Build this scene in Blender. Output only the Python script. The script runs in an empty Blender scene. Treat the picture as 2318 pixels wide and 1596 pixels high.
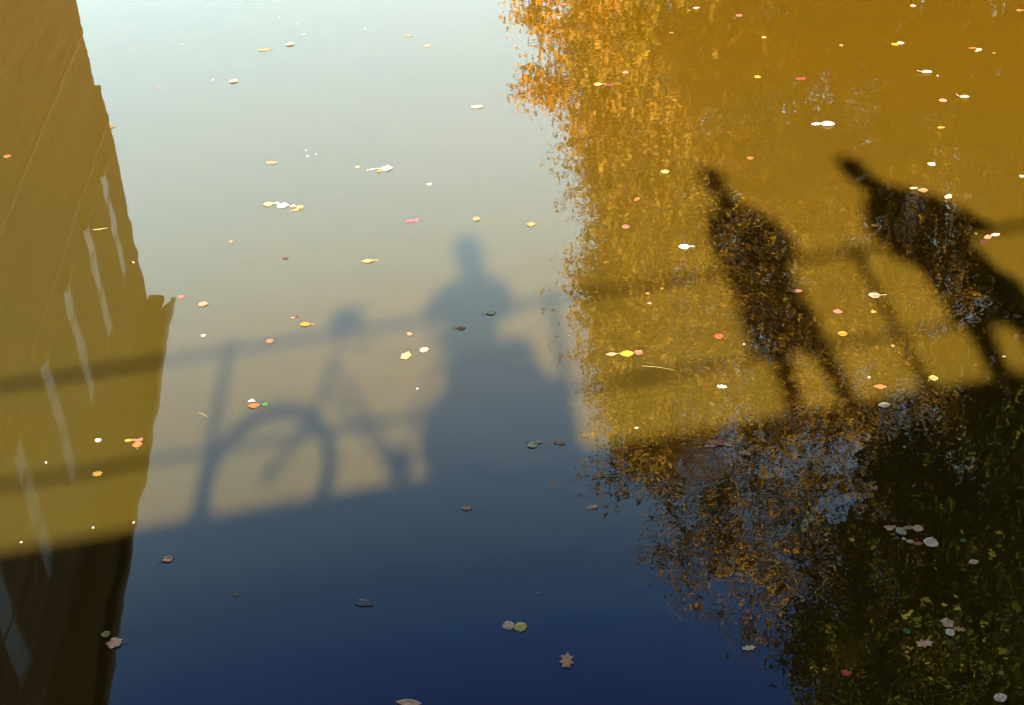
import bpy, bmesh, math, random
import numpy as np
from mathutils import Vector, Matrix
R_ = math.radians
random.seed(7)
rng = np.random.default_rng(11)
scene = bpy.context.scene

# ------------------------------------------------------------------ camera
H = 5.56                                   # eye height above the water
FPX, IMW = 3200.0, 2318.0
PITCH, ROLL = math.atan(2114.0/3200.0), R_(3.0)
cam_d = bpy.data.cameras.new('camera')
cam = bpy.data.objects.new('camera', cam_d)
scene.collection.objects.link(cam)
scene.camera = cam
cam_d.sensor_width = 36.0
cam_d.lens = FPX/IMW*36.0
cam_d.clip_start = 0.05
cam_d.clip_end = 3000
fw = Vector((0, math.cos(PITCH), -math.sin(PITCH)))
r0 = Vector((1, 0, 0)); u0 = r0.cross(fw)
rr = r0*math.cos(ROLL) - u0*math.sin(ROLL)
uu = rr.cross(fw)
cam.matrix_world = Matrix(((rr.x, uu.x, -fw.x, 0), (rr.y, uu.y, -fw.y, 0), (rr.z, uu.z, -fw.z, H), (0, 0, 0, 1)))

# ------------------------------------------------------------------ sky and sun
SUN_EL, SUN_AZ = R_(29.67), R_(-1.77)      # SUN_AZ: heading in which the light travels
world = bpy.data.worlds.new('World'); scene.world = world
world.use_nodes = True
wn, wl = world.node_tree.nodes, world.node_tree.links
bg = wn['Background']
sky = wn.new('ShaderNodeTexSky'); sky.sky_type = 'NISHITA'; sky.sun_disc = False
sky.sun_elevation = SUN_EL; sky.sun_rotation = math.pi + SUN_AZ
sky.air_density = 1.0; sky.dust_density = 1.5; sky.ozone_density = 2.0; sky.altitude = 0
# thin bright autumn haze: the sky gets brighter and whiter towards the horizon ahead, the sky beside and behind the bridge is dimmed to deepen the shade
tc = wn.new('ShaderNodeTexCoord'); sp = wn.new('ShaderNodeSeparateXYZ')
wl.new(tc.outputs['Generated'], sp.inputs[0])
rp = wn.new('ShaderNodeValToRGB')
wl.new(sp.outputs['Z'], rp.inputs[0])
E = rp.color_ramp.elements
SKY = [(0.0, (1.1, 1.0, 0.7)), (0.2, (1.15, 1.05, 0.72)), (0.338, (1.211, 1.126, 0.739)), (0.389, (1.362, 1.221, 0.789)), (0.444, (1.534, 1.334, 0.815)), (0.498, (1.613, 1.283, 0.745)), (0.552, (1.36, 1.0, 0.61)), (0.602, (0.92, 0.80, 0.58)), (0.661, (.44, .49, .46)), (0.694, (0.22, 0.34, 0.46)), (0.733, (0.08, 0.19, 0.38)), (0.85, (0.03, 0.12, 0.30)), (1.0, (0.03, 0.1, 0.25))]
#SKYEND
rp.color_ramp.interpolation = 'CARDINAL'
while len(E) < len(SKY): E.new(0.5)
for e_, (p_, c_) in zip(E, SKY): e_.position = p_; e_.color = (*[v/4 for v in c_], 1)
mx = wn.new('ShaderNodeVectorMath'); mx.operation = 'MULTIPLY'
wl.new(sky.outputs[0], mx.inputs[0]); wl.new(rp.outputs[0], mx.inputs[1])
ms = wn.new('ShaderNodeVectorMath'); ms.operation = 'SCALE'; ms.inputs['Scale'].default_value = 4.0
fl = wn.new('ShaderNodeVectorMath'); fl.operation = 'MULTIPLY'; fl.inputs[1].default_value = (1, 1, 0); wl.new(tc.outputs['Generated'], fl.inputs[0])
fn = wn.new('ShaderNodeVectorMath'); fn.operation = 'NORMALIZE'; wl.new(fl.outputs[0], fn.inputs[0])
fs = wn.new('ShaderNodeVectorMath'); fs.operation = 'DOT_PRODUCT'; fs.inputs[1].default_value = (.02, 1, 0); wl.new(fn.outputs[0], fs.inputs[0])
hz = wn.new('ShaderNodeMapRange'); hz.interpolation_type = 'SMOOTHSTEP'; wl.new(fs.outputs['Value'], hz.inputs[0])
hz.inputs['From Min'].default_value = .35; hz.inputs['From Max'].default_value = .93; hz.inputs['To Min'].default_value = .2; hz.inputs['To Max'].default_value = 4.0
wl.new(hz.outputs[0], ms.inputs['Scale'])
wl.new(mx.outputs[0], ms.inputs[0]); wl.new(ms.outputs[0], bg.inputs[0])
bg.inputs[1].default_value = 0.15
sun_d = bpy.data.lights.new('sun', 'SUN'); sun = bpy.data.objects.new('sun', sun_d)
scene.collection.objects.link(sun)
sun_d.energy = 5.0; sun_d.angle = R_(0.8); sun_d.color = (1.0, .93, .80)
ld = Vector((math.sin(SUN_AZ)*math.cos(SUN_EL), math.cos(SUN_AZ)*math.cos(SUN_EL), -math.sin(SUN_EL)))
sun.rotation_euler = ld.to_track_quat('-Z', 'Y').to_euler()
scene.view_settings.view_transform = 'Standard'; scene.view_settings.look = 'None'
scene.view_settings.exposure = 2.9; scene.view_settings.gamma = 1.0
scene.render.engine = 'CYCLES'
scene.cycles.max_bounces = 6

# ------------------------------------------------------------------ helpers
def link(o, parent=None):
    scene.collection.objects.link(o)
    if parent: o.parent = parent
    return o
def tag(o, label=None, cat=None, group=None, kind=None):
    for k, v in (('label', label), ('category', cat), ('group', group), ('kind', kind)):
        if v: o[k] = v
    return o
def empty(name, loc=(0, 0, 0), rz=0):
    o = bpy.data.objects.new(name, None); link(o); o.location = loc; o.rotation_euler[2] = rz
    return o
def part(name, bm, mat, parent=None, smooth=False):
    me = bpy.data.meshes.new(name); bm.normal_update(); bm.to_mesh(me); bm.free()
    if mat: me.materials.append(mat)
    if smooth:
        for p in me.polygons: p.use_smooth = True
    return link(bpy.data.objects.new(name, me), parent)
def box(bm, x0, x1, y0, y1, z0, z1, M=None):
    c = [(x, y, z) for z in (z0, z1) for y in (y0, y1) for x in (x0, x1)]
    v = [bm.verts.new(M @ Vector(p) if M else p) for p in c]
    for f in ((0, 2, 3, 1), (4, 5, 7, 6), (0, 1, 5, 4), (2, 6, 7, 3), (0, 4, 6, 2), (1, 3, 7, 5)):
        bm.faces.new([v[i] for i in f])
def tube(bm, pts, rad, seg=10, caps=True):
    pts = [Vector(p) for p in pts]; n = len(pts)
    rads = rad if isinstance(rad, (list, tuple)) else [rad]*n
    rings = []; prev = None
    for i, p in enumerate(pts):
        t = (pts[min(i+1, n-1)]-pts[max(i-1, 0)]).normalized()
        a = prev if prev else (Vector((0, 0, 1)) if abs(t.z) < .9 else Vector((1, 0, 0)))
        x = (a - t*a.dot(t)).normalized(); y = t.cross(x); prev = x
        rings.append([bm.verts.new(p + (x*math.cos(k*math.tau/seg)+y*math.sin(k*math.tau/seg))*rads[i]) for k in range(seg)])
    for a, b in zip(rings, rings[1:]):
        for k in range(seg): bm.faces.new([a[k], a[(k+1) % seg], b[(k+1) % seg], b[k]])
    if caps: bm.faces.new(rings[0][::-1]); bm.faces.new(rings[-1])
def lathe(bm, prof, M=Matrix(), seg=20):
    """prof: (radius, axial) pairs round local Z"""
    rings = [[bm.verts.new(M @ Vector((r*math.cos(k*math.tau/seg), r*math.sin(k*math.tau/seg), z))) for k in range(seg)] for r, z in prof]
    for a, b in zip(rings, rings[1:]):
        for k in range(seg): bm.faces.new([a[k], a[(k+1) % seg], b[(k+1) % seg], b[k]])
def mat(name, col, rough=.6, metal=0., var=None, scale=8., bump=0.):
    m = bpy.data.materials.new(name); m.use_nodes = True
    nt = m.node_tree; b = nt.nodes['Principled BSDF']
    b.inputs['Roughness'].default_value = rough; b.inputs['Metallic'].default_value = metal
    t = nt.nodes.new('ShaderNodeTexCoord'); n = nt.nodes.new('ShaderNodeTexNoise'); n.inputs['Scale'].default_value = scale
    n.inputs['Detail'].default_value = 5
    r = nt.nodes.new('ShaderNodeValToRGB'); c2 = var or [v*.75 for v in col]
    r.color_ramp.elements[0].position = .35; r.color_ramp.elements[1].position = .65
    r.color_ramp.elements[0].color = (*c2, 1); r.color_ramp.elements[1].color = (*col, 1)
    nt.links.new(t.outputs['Object'], n.inputs['Vector']); nt.links.new(n.outputs[0], r.inputs[0]); nt.links.new(r.outputs[0], b.inputs['Base Color'])
    if bump:
        bp = nt.nodes.new('ShaderNodeBump'); bp.inputs['Strength'].default_value = bump; bp.inputs['Distance'].default_value = .01
        nt.links.new(n.outputs[0], bp.inputs['Height']); nt.links.new(bp.outputs[0], b.inputs['Normal'])
    return m

# ------------------------------------------------------------------ water
def water_mat():
    m = bpy.data.materials.new('turbid_water'); m.use_nodes = True
    nt = m.node_tree; N, L = nt.nodes, nt.links; b = N['Principled BSDF']
    b.inputs['Roughness'].default_value = 0.0; b.inputs['IOR'].default_value = 1.6
    g = N.new('ShaderNodeNewGeometry')
    def math_(op, a, c=None, clamp=False):
        n = N.new('ShaderNodeMath'); n.operation = op; n.use_clamp = clamp
        for i, v in enumerate((a, c)):
            if v is None: continue
            if isinstance(v, (int, float)): n.inputs[i].default_value = v
            else: L.new(v, n.inputs[i])
        return n.outputs[0]
    # silt: the body colour drifts slowly from olive to ochre
    n1 = N.new('ShaderNodeTexNoise'); n1.inputs['Scale'].default_value = .35; n1.inputs['Detail'].default_value = 3
    L.new(g.outputs['Position'], n1.inputs['Vector'])
    r = N.new('ShaderNodeValToRGB'); L.new(n1.outputs[0], r.inputs[0])
    r.color_ramp.elements[0].position = .3; r.color_ramp.elements[1].position = .7
    r.color_ramp.elements[0].color = (*WATER_A, 1); r.color_ramp.elements[1].color = (*WATER_B, 1)
    # the far reach and right bank are ochre, the near left side is olive
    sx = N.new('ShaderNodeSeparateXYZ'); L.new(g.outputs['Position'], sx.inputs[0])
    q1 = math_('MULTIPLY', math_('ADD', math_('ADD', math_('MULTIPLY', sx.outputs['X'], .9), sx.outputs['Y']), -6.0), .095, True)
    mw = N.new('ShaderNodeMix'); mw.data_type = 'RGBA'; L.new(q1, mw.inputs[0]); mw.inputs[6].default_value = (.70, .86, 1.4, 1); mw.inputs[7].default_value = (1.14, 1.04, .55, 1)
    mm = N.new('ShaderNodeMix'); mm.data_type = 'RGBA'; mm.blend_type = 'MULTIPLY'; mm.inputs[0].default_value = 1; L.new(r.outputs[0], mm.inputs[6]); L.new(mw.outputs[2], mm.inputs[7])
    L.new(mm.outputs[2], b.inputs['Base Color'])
    b.subsurface_method = 'BURLEY'; b.inputs['Subsurface Weight'].default_value = 1.0; b.inputs['Subsurface Scale'].default_value = SSS_; b.inputs['Subsurface Radius'].default_value = (1, .9, .5)
    # ripples
    def noise(scale, det=2, dist=0, stretch=(1, 1, 1)):
        mp = N.new('ShaderNodeMapping'); mp.inputs['Scale'].default_value = stretch; L.new(g.outputs['Position'], mp.inputs[0])
        n = N.new('ShaderNodeTexNoise'); n.inputs['Scale'].default_value = scale; n.inputs['Detail'].default_value = det
        n.inputs['Distortion'].default_value = dist; L.new(mp.outputs[0], n.inputs['Vector']); return n.outputs[0]
    big = math_('MULTIPLY', noise(2.2, 1), R_BIG)
    fine = math_('MULTIPLY', noise(13., 1.5, .4), R_FINE)
    mid = math_('MULTIPLY', noise(5.5, 1, .3), R_MID)
    patch = math_('MULTIPLY', math_('ADD', sx.outputs['X'], 0.6), .55, True)
    patch = math_('ADD', math_('MULTIPLY', patch, 1.0), .14)
    h = math_('ADD', big, math_('MULTIPLY', math_('ADD', fine, mid), patch))
    for (cx, cy, r0_, amp, k, w) in RINGS:
        dx = math_('SUBTRACT', sx.outputs['X'], cx); dy = math_('SUBTRACT', sx.outputs['Y'], cy)
        rr_ = math_('SQRT', math_('ADD', math_('MULTIPLY', dx, dx), math_('MULTIPLY', dy, dy)))
        q = math_('DIVIDE', math_('SUBTRACT', rr_, r0_), w)
        env = math_('POWER', 2.71828, math_('MULTIPLY', math_('MULTIPLY', q, q), -1.0))
        h = math_('ADD', h, math_('MULTIPLY', math_('MULTIPLY', math_('SINE', math_('MULTIPLY', rr_, k)), env), amp))
    bp = N.new('ShaderNodeBump'); bp.inputs['Strength'].default_value = 1.0; bp.inputs['Distance'].default_value = 1.0
    L.new(h, bp.inputs['Height']); L.new(bp.outputs[0], b.inputs['Normal'])
    return m
SSS_ = .09
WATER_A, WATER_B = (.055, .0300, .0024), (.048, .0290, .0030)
R_BIG, R_MID, R_FINE = .0011, .00040, .00022
RINGS = [(1.152, 7.02, .138, .00045, 170., .022), (1.152, 7.02, .03, .00012, 260., .05), (1.152, 7.02, .24, .00004, 120., .10), (1.734, 5.361, .04, .00007, 230., .05), (2.62, 7.55, .2, .00004, 110., .2)]
bm = bmesh.new()
vs = [bm.verts.new(p) for p in ((-30, -40, 0), (40, -40, 0), (40, 130, 0), (-30, 130, 0))]
bm.faces.new(vs)
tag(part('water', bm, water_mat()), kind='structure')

# ------------------------------------------------------------------ banks
earth = mat('bank_earth', (.16, .11, .055), .95, var=(.07, .07, .025), scale=1.5, bump=.5)
bm = bmesh.new()
def slab(poly, z0, z1):
    a = [bm.verts.new((x, y, z0)) for x, y in poly]; b = [bm.verts.new((x, y, z1)) for x, y in poly]
    bm.faces.new(a[::-1]); bm.faces.new(b); n = len(poly)
    for i in range(n): bm.faces.new([a[i], a[(i+1) % n], b[(i+1) % n], b[i]])
slab([(7.6, -60), (900, -60), (900, 700), (6.5, 700), (6.5, 60), (7.6, 30)], -1.5, .7)
slab([(-900, -60), (-6.75, -60), (-6.75, 4.9), (-9.4, 38), (-12, 700), (-900, 700)], -1.5, .7)
tag(part('ground', bm, earth), kind='structure')

# ------------------------------------------------------------------ bridge (frame: s along the rail, o behind it, z above deck)
TH = R_(11.3); DZ = 4.04
dv = Vector((math.cos(TH), math.sin(TH), 0)); nv = Vector((-math.sin(TH), math.cos(TH), 0))
BM = Matrix(((dv.x, -nv.x, 0, 0), (dv.y, -nv.y, 0, 0), (0, 0, 1, DZ), (0, 0, 0, 1)))   # (s, o, z) -> world
def B(s, o, z): return BM @ Vector((s, o, z))
wood = mat('deck_timber', (.16, .11, .07), .8, var=(.09, .06, .04), scale=4, bump=.3)
steel = mat('railing_paint', (.07, .09, .08), .45, scale=20)
bridge = tag(empty('footbridge', B(0, 2, -.4)), 'timber deck footbridge the photographer stands on, crossing the canal', 'bridge')
INV = bridge.matrix_basis.inverted()
def bpart(name, bm, m, parent=None, smooth=False):
    o = part(name, bm, m, None, smooth); return o
def hang(o, root):
    o.parent = root; o.matrix_parent_inverse = root.matrix_basis.inverted(); return o
bm = bmesh.new()
s = -6.3
while s < 9.2:
    box(bm, s, s+.19, .122, 3.8, -.21, -.15, BM); s += .195
hang(part('deck', bm, wood), bridge)
bm = bmesh.new(); box(bm, -6.3, 9.2, -.03, .12, -.30, 0, BM); hang(part('kerb_beam', bm, wood), bridge)
bm = bmesh.new()
for o_ in (.02, 1.7, 3.4): box(bm, -6.3, 9.2, o_+.12, o_+.4, -.54, -.212, BM)
hang(part('girder', bm, wood), bridge)
rail = tag(empty('railing', B(0, 0, 0)), 'painted steel railing with two bars along the bridge edge', 'railing')
for s in [-4.26, -1.81, .61, 3.06, 5.51, 7.96]:
    bm = bmesh.new(); box(bm, s-.03, s+.03, -.03, .03, .002, 1.16, BM); box(bm, s-.05, s+.05, -.045, .045, .002, .03, BM)
    hang(part('post', bm, steel), rail)
for z, r_ in ((1.085, .027), (.40, .020)):
    bm = bmesh.new(); tube(bm, [B(-6.3, -.058 if 0 else 0, z), B(9.2, 0, z)], r_, 10); hang(part('rail_bar', bm, steel, None, True), rail)

# ------------------------------------------------------------------ bicycle leaning on the railing
black = mat('bicycle_black_paint', (.02, .02, .022), .3, scale=30); rubber = mat('tyre_rubber', (.03, .03, .03), .85, scale=40)
chrome = mat('bicycle_chrome', (.6, .6, .6), .2, 1.0); leather = mat('saddle_leather', (.06, .035, .02), .5)
canvas = mat('pannier_canvas', (.05, .07, .06), .9, scale=60)
OB = .15
bike = tag(empty('bicycle', B(-.8, OB, 0)), 'black city bicycle with pannier bags leaning on the railing', 'bicycle')
def wheel(sc):
    hub = Vector((sc, OB, .27)); M = BM @ Matrix.Translation(hub) @ Matrix.Rotation(R_(90), 4, 'X')
    bm = bmesh.new(); lathe(bm, [(.355, -.012), (.36, .012), (.377, .012), (.377, -.012), (.355, -.012)], M, 40)
    for k in range(14):
        a = k*math.tau/14; tube(bm, [M @ Vector((.02*math.cos(a), .02*math.sin(a), 0)), M @ Vector((.358*math.cos(a+.2), .358*math.sin(a+.2), 0))], .0014, 4)
    lathe(bm, [(.001, -.05), (.02, -.05), (.02, .05), (.001, .05)], M, 12)
    w = hang(part('wheel', bm, chrome, None, True), bike)
    bm = bmesh.new(); prof = [(.395+.026*math.cos(t), .026*math.sin(t)) for t in [i*math.tau/8 for i in range(9)]]
    lathe(bm, prof, M, 44); hang(part('tyre', bm, rubber, None, True), w)
FH, RH = -1.42, .0
wheel(FH); wheel(RH)
P = lambda s, z, o=0: B(s, OB+o, z)
bm = bmesh.new()
tube(bm, [P(-1.05, 1.02), P(-1.10, .78)], .02)
tube(bm, [P(-1.05, .94), P(-.57, .20)], .019); tube(bm, [P(-1.10, .80), P(-.66, .24)], .018)
tube(bm, [P(-.57, .20), P(-.28, .92)], .015)
for q in (-.05, .05): tube(bm, [P(-.57, .20, q*.5), P(RH, .275, q)], .010); tube(bm, [P(-.31, .84, q*.3), P(RH, .275, q)], .009)
hang(part('frame', bm, black, None, True), bike)
bm = bmesh.new()
for q in (-.045, .045): tube(bm, [P(-1.12, .74, q), P(-1.2, .52, q), P(-1.36, .34, q), P(FH, .275, q)], .012)
tube(bm, [P(-1.12, .74, -.05), P(-1.12, .74, .05)], .014)
hang(part('fork', bm, black, None, True), bike)
for hc in (FH, RH):
    bm = bmesh.new(); n = 18; rows = []
    for i in range(n+1):
        a = R_(-35 + 215*i/n)
        rows.append([bm.verts.new(P(hc+rr2*math.cos(a), .275+rr2*math.sin(a), q)) for q, rr2 in ((-.04, .425), (-.022, .44), (.022, .44), (.04, .425))])
    for a, b in zip(rows, rows[1:]):
        for k in range(3): bm.faces.new([a[k], a[k+1], b[k+1], b[k]])
    hang(part('mudguard', bm, black, None, True), bike)
bm = bmesh.new(); n = 26
for q in (-.05, .05):
    v0 = [bm.verts.new(P(RH+r_*math.cos(R_(-80+340*i/n)), .27+r_*math.sin(R_(-80+340*i/n)), q)) for r_ in (.02, .42) for i in range(n+1)]
    for i in range(n): bm.faces.new([v0[i], v0[i+1], v0[n+2+i], v0[n+1+i]])
hang(part('coat_guard', bm, canvas), bike)
bm = bmesh.new(); tube(bm, [P(-1.05, 1.02), P(-1.02, 1.17)], .013)
tube(bm, [P(-.86, 1.19, -.26), P(-.98, 1.22, -.22), P(-1.06, 1.18, -.1), P(-1.05, 1.17, 0), P(-1.06, 1.18, .1), P(-.98, 1.22, .22), P(-.86, 1.19, .26)], .012)
hb = hang(part('handlebar', bm, chrome, None, True), bike)
for q in (-.27, .27):
    bm = bmesh.new(); tube(bm, [P(-.95, 1.215, q*.85), P(-.82, 1.18, q)], .018); gq = hang(part('grip', bm, rubber, None, True), hb)

bm = bmesh.new(); box(bm, -1.10, -.86, OB-.09, OB+.09, 1.18, 1.33, BM)
bmesh.ops.bevel(bm, geom=bm.edges[:], offset=.03, segments=3, affect='EDGES')
hang(part('handlebar_bag', bm, canvas, None, True), bike)
bm = bmesh.new(); tube(bm, [P(-.28, .92), P(-.25, 1.0)], .013)
rows = []
for i in range(9):
    t = i/8; x = -.37+.27*t; w = .02+.075*t**1.5
    rows.append([bm.verts.new(P(x, 1.03-.035*abs(math.cos(a))**2*(1 if math.sin(a) > 0 else 1)+.02*math.sin(a), w*math.cos(a))) for a in [k*math.tau/10 for k in range(10)]])
for a, b in zip(rows, rows[1:]):
    for k in range(10): bm.faces.new([a[k], a[(k+1) % 10], b[(k+1) % 10], b[k]])
bm.faces.new(rows[0][::-1]); bm.faces.new(rows[-1])
hang(part('saddle', bm, leather, None, True), bike)
bm = bmesh.new()
for q in (-.07, 0, .07): tube(bm, [P(-.24, .76, q), P(.40, .78, q)], .007, 6)
for q in (-.07, .07): tube(bm, [P(RH, .275, q), P(.15, .78, q)], .006, 6)
for x in (-.22, .1, .38): tube(bm, [P(x, .775, -.07), P(x, .775, .07)], .006, 6)
hang(part('carrier_rack', bm, black, None, True), bike)
for q in (-1, 1):
    bm = bmesh.new(); a, b = sorted((q*.085, q*.22)); box(bm, -.04, .43, OB+a, OB+b, .20, .84, BM)
    bmesh.ops.bevel(bm, geom=bm.edges[:], offset=.06, segments=4, affect='EDGES')
    pb = hang(part('pannier_bag', bm, canvas, None, True), bike)
bm = bmesh.new(); M = BM @ Matrix.Translation((-.57, OB-.02, .20)) @ Matrix.Rotation(R_(90), 4, 'X')
lathe(bm, [(.02, -.004), (.09, -.004), (.09, .004), (.02, .004), (.02, -.004)], M, 28)
tube(bm, [P(-.57, .20, -.08), P(-.51, .04, -.08)], .008); tube(bm, [P(-.57, .20, .08), P(-.63, .36, .08)], .008)
box(bm, -.55, -.48, OB-.16, OB-.09, .03, .05, BM); box(bm, -.66, -.60, OB+.09, OB+.16, .352, .372, BM)
hang(part('crank', bm, chrome), bike)
sk = tag(empty('rucksack', B(.5, .2, -.15)), 'dark canvas rucksack standing on the deck against the railing post', 'rucksack')
bm = bmesh.new(); n = 14; rows = []
for i in range(9):
    t = i/8; z = -.148+.75*t; wx = .17*(1-.42*t**2.2); cx_ = .47-.03*t+.0*t; wy = .10*(1-.5*t**3)
    rows.append([bm.verts.new(B(cx_+wx*abs(math.cos(a))**.6*math.copysign(1, math.cos(a)), .2+wy*abs(math.sin(a))**.7*math.copysign(1, math.sin(a)), z)) for a in [k*math.tau/n for k in range(n)]])
for a, b in zip(rows, rows[1:]):
    for k in range(n): bm.faces.new([a[k], a[(k+1) % n], b[(k+1) % n], b[k]])
bm.faces.new(rows[0][::-1]); bm.faces.new(rows[-1])
hang(part('bag_body', bm, canvas, None, True), sk)
for q in (-.06, .06):
    bm = bmesh.new(); tube(bm, [B(.46+q, .29, .5), B(.46+q, .345, .3), B(.47+q, .31, .0)], .012, 6); hang(part('strap', bm, leather, None, True), sk)
# kickstand
bm = bmesh.new(); tube(bm, [P(-.60, .27, .06), P(-.50, -.14, .16)], .009); hang(part('kickstand', bm, chrome), bike)

# ------------------------------------------------------------------ people on the bridge
skin = mat('skin', (.55, .33, .24), .5, scale=12); hairm = mat('dark_hair', (.05, .03, .02), .6, scale=50)
def skinned(name, joints, edges, m, parent, root, sub=1):
    names = list(joints); me = bpy.data.meshes.new(name)
    me.from_pydata([B(*joints[n][0]) for n in names], [(names.index(a), names.index(b)) for a, b in edges], [])
    o = bpy.data.objects.new(name, me); link(o)
    md = o.modifiers.new('s', 'SKIN'); md.use_smooth_shade = True
    for i, n in enumerate(names):
        r_ = joints[n][1]; r_ = r_ if isinstance(r_, tuple) else (r_, r_)
        me.skin_vertices[0].data[i].radius = r_
        me.skin_vertices[0].data[i].use_root = (n == root)
    if sub: sb = o.modifiers.new('u', 'SUBSURF'); sb.levels = sub; sb.render_levels = sub
    dg = bpy.context.evaluated_depsgraph_get(); dg.update()
    me2 = bpy.data.meshes.new_from_object(o.evaluated_get(dg)); me2.name = name
    bpy.data.objects.remove(o); me2.materials.clear(); me2.materials.append(m)
    for p in me2.polygons: p.use_smooth = True
    o2 = bpy.data.objects.new(name, me2); link(o2)
    if parent: hang(o2, parent)
    return o2
def lerp(a, b, t): return tuple(a[i]+(b[i]-a[i])*t for i in range(3))
def person(label, J, coat_c, trouser_c, loc, coat_r=.15, hat=None, hem_t=.22, hood=0, bulk=1., head_tilt=(0, 0)):
    root = tag(empty('person', B(loc[0], loc[1], 0)), label, 'person', 'people on the footbridge')
    j = {}
    def a(n, p, r_): j[n] = (p, r_)
    a('pelvis', J['pelvis'], .125); a('waist', lerp(J['pelvis'], J['neck'], .38), .125); a('chest', lerp(J['pelvis'], J['neck'], .72), .135)
    a('neck', J['neck'], .055+.9*hood); a('nape', lerp(J['neck'], J['head'], .5), .055+.7*hood); hd = J['head']; a('skull', (hd[0], hd[1], hd[2]-.02), .088); a('crown', (hd[0], hd[1]+.01, hd[2]+.07), .075)
    ed = [('pelvis', 'waist'), ('waist', 'chest'), ('chest', 'neck'), ('neck', 'nape'), ('nape', 'skull'), ('skull', 'crown')]
    for q in ('l', 'r'):
        a('sh'+q, J['sh'+q], .06); a('el'+q, J['el'+q], .043); a('wr'+q, J['wr'+q], .028)
        a('pa'+q, lerp(J['el'+q], J['wr'+q], 1.28), (.036, .018))
        ed += [('chest', 'sh'+q), ('sh'+q, 'el'+q), ('el'+q, 'wr'+q), ('wr'+q, 'pa'+q)]
        w, p_ = Vector(J['wr'+q]), Vector(j['pa'+q][0]); dr = (p_-w).normalized(); side = dr.cross(Vector((0, 1, .3))).normalized()
        down = Vector((0, .25, -1)).normalized()
        for k, (off, ln) in enumerate(((-.03, .062), (-.01, .075), (.011, .072), (.031, .055))):
            b0 = p_+side*off+dr*.01; b1 = b0+dr*ln*.5; b2 = b1+(dr*.5+down*.8).normalized()*ln*.5
            for t_, bb, rr_ in ((0, b0, .010), (1, b1, .0092), (2, b2, .008)): a('f%s%d%d' % (q, k, t_), tuple(bb), rr_)
            ed += [('pa'+q, 'f%s%d0' % (q, k)), ('f%s%d0' % (q, k), 'f%s%d1' % (q, k)), ('f%s%d1' % (q, k), 'f%s%d2' % (q, k))]
        t0 = w+dr*.035-side*.03; t1 = t0+(dr*.6-side*.8).normalized()*.035; t2 = t1+(dr+down*.4).normalized()*.03
        a('t%s0' % q, tuple(t0), .012); a('t%s1' % q, tuple(t1), .010); a('t%s2' % q, tuple(t2), .0085)
        ed += [('wr'+q, 't%s0' % q), ('t%s0' % q, 't%s1' % q), ('t%s1' % q, 't%s2' % q)]
        a('hi'+q, J['hi'+q], .085); a('kn'+q, J['kn'+q], .058); a('an'+q, J['an'+q], .04); a('to'+q, (J['an'+q][0], J['an'+q][1]-.16, -.08), .035)
        ed += [('pelvis', 'hi'+q), ('hi'+q, 'kn'+q), ('kn'+q, 'an'+q), ('an'+q, 'to'+q)]
    # face: nose, chin and ears grown from the skull
    fx, fy = head_tilt; f = Vector((fx, -1, fy)).normalized(); sd = f.cross(Vector((0, 0, 1))).normalized(); h_ = Vector(j['skull'][0])
    a('nose', tuple(h_+f*.105+Vector((0, 0, .0))), .014); a('chin', tuple(h_+f*.06+Vector((0, 0, -.075))), .04)
    ed += [('skull', 'nose'), ('skull', 'chin')]
    for q, sg in (('l', -1), ('r', 1)): a('ear'+q, tuple(h_+sd*.088*sg), .018); ed.append(('skull', 'ear'+q))
    body = skinned('body', j, ed, skin, root, 'pelvis')
    # coat and trousers follow the body a little larger
    cc = {n: (j[n][0], j[n][1]) for n in ('pelvis', 'waist', 'chest', 'shl', 'shr', 'ell', 'elr', 'wrl', 'wrr')}
    cc['pelvis'] = (j['pelvis'][0], coat_r+.015); cc['waist'] = (j['waist'][0], coat_r); cc['chest'] = (j['chest'][0], coat_r+.015)
    hem = lerp(J['pelvis'], (J['pelvis'][0], J['pelvis'][1], 0), hem_t); cc['hem'] = (hem, coat_r+.02)
    cc['collar'] = (lerp(J['pelvis'], J['neck'], .97), .075+hood)
    for q in 'lr': cc['sh'+q] = (J['sh'+q], .088); cc['el'+q] = (J['el'+q], .066); cc['wr'+q] = (lerp(J['el'+q], J['wr'+q], .93), .045)
    ce = [('hem', 'pelvis'), ('pelvis', 'waist'), ('waist', 'chest'), ('chest', 'collar')]
    for q in 'lr': ce += [('chest', 'sh'+q), ('sh'+q, 'el'+q), ('el'+q, 'wr'+q)]
    skinned('coat', cc, ce, mat('coat_cloth', coat_c, .9, scale=80), root, 'pelvis')
    tj = {'p': (J['pelvis'], .135)}; te = []
    for q in 'lr':
        tj['h'+q] = (J['hi'+q], .10*bulk); tj['k'+q] = (J['kn'+q], .075*bulk); tj['a'+q] = ((J['an'+q][0], J['an'+q][1], .01), .062*bulk)
        te += [('p', 'h'+q), ('h'+q, 'k'+q), ('k'+q, 'a'+q)]
    skinned('trousers', tj, te, mat('trouser_cloth', trouser_c, .9, scale=90), root, 'p')
    for q in 'lr':
        x, y, z = J['an'+q]
        skinned('shoe', {'a': ((x, y+.03, -.095), .05), 'b': ((x, y-.09, -.10), .048), 'c': ((x, y-.19, -.11), .038)}, [('a', 'b'), ('b', 'c')], mat('shoe_leather', (.05, .03, .02), .4), root, 'a')
    # hair cap
    k_ = Vector(j['crown'][0])
    bm = bmesh.new(); bmesh.ops.create_uvsphere(bm, u_segments=20, v_segments=14, radius=1)
    sc_ = Vector((.125, .135, .155)) if hat else Vector((.122, .13, .14)); ctr = k_-f*(.03 if hat else .03)+Vector((0, 0, -.045))
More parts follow.
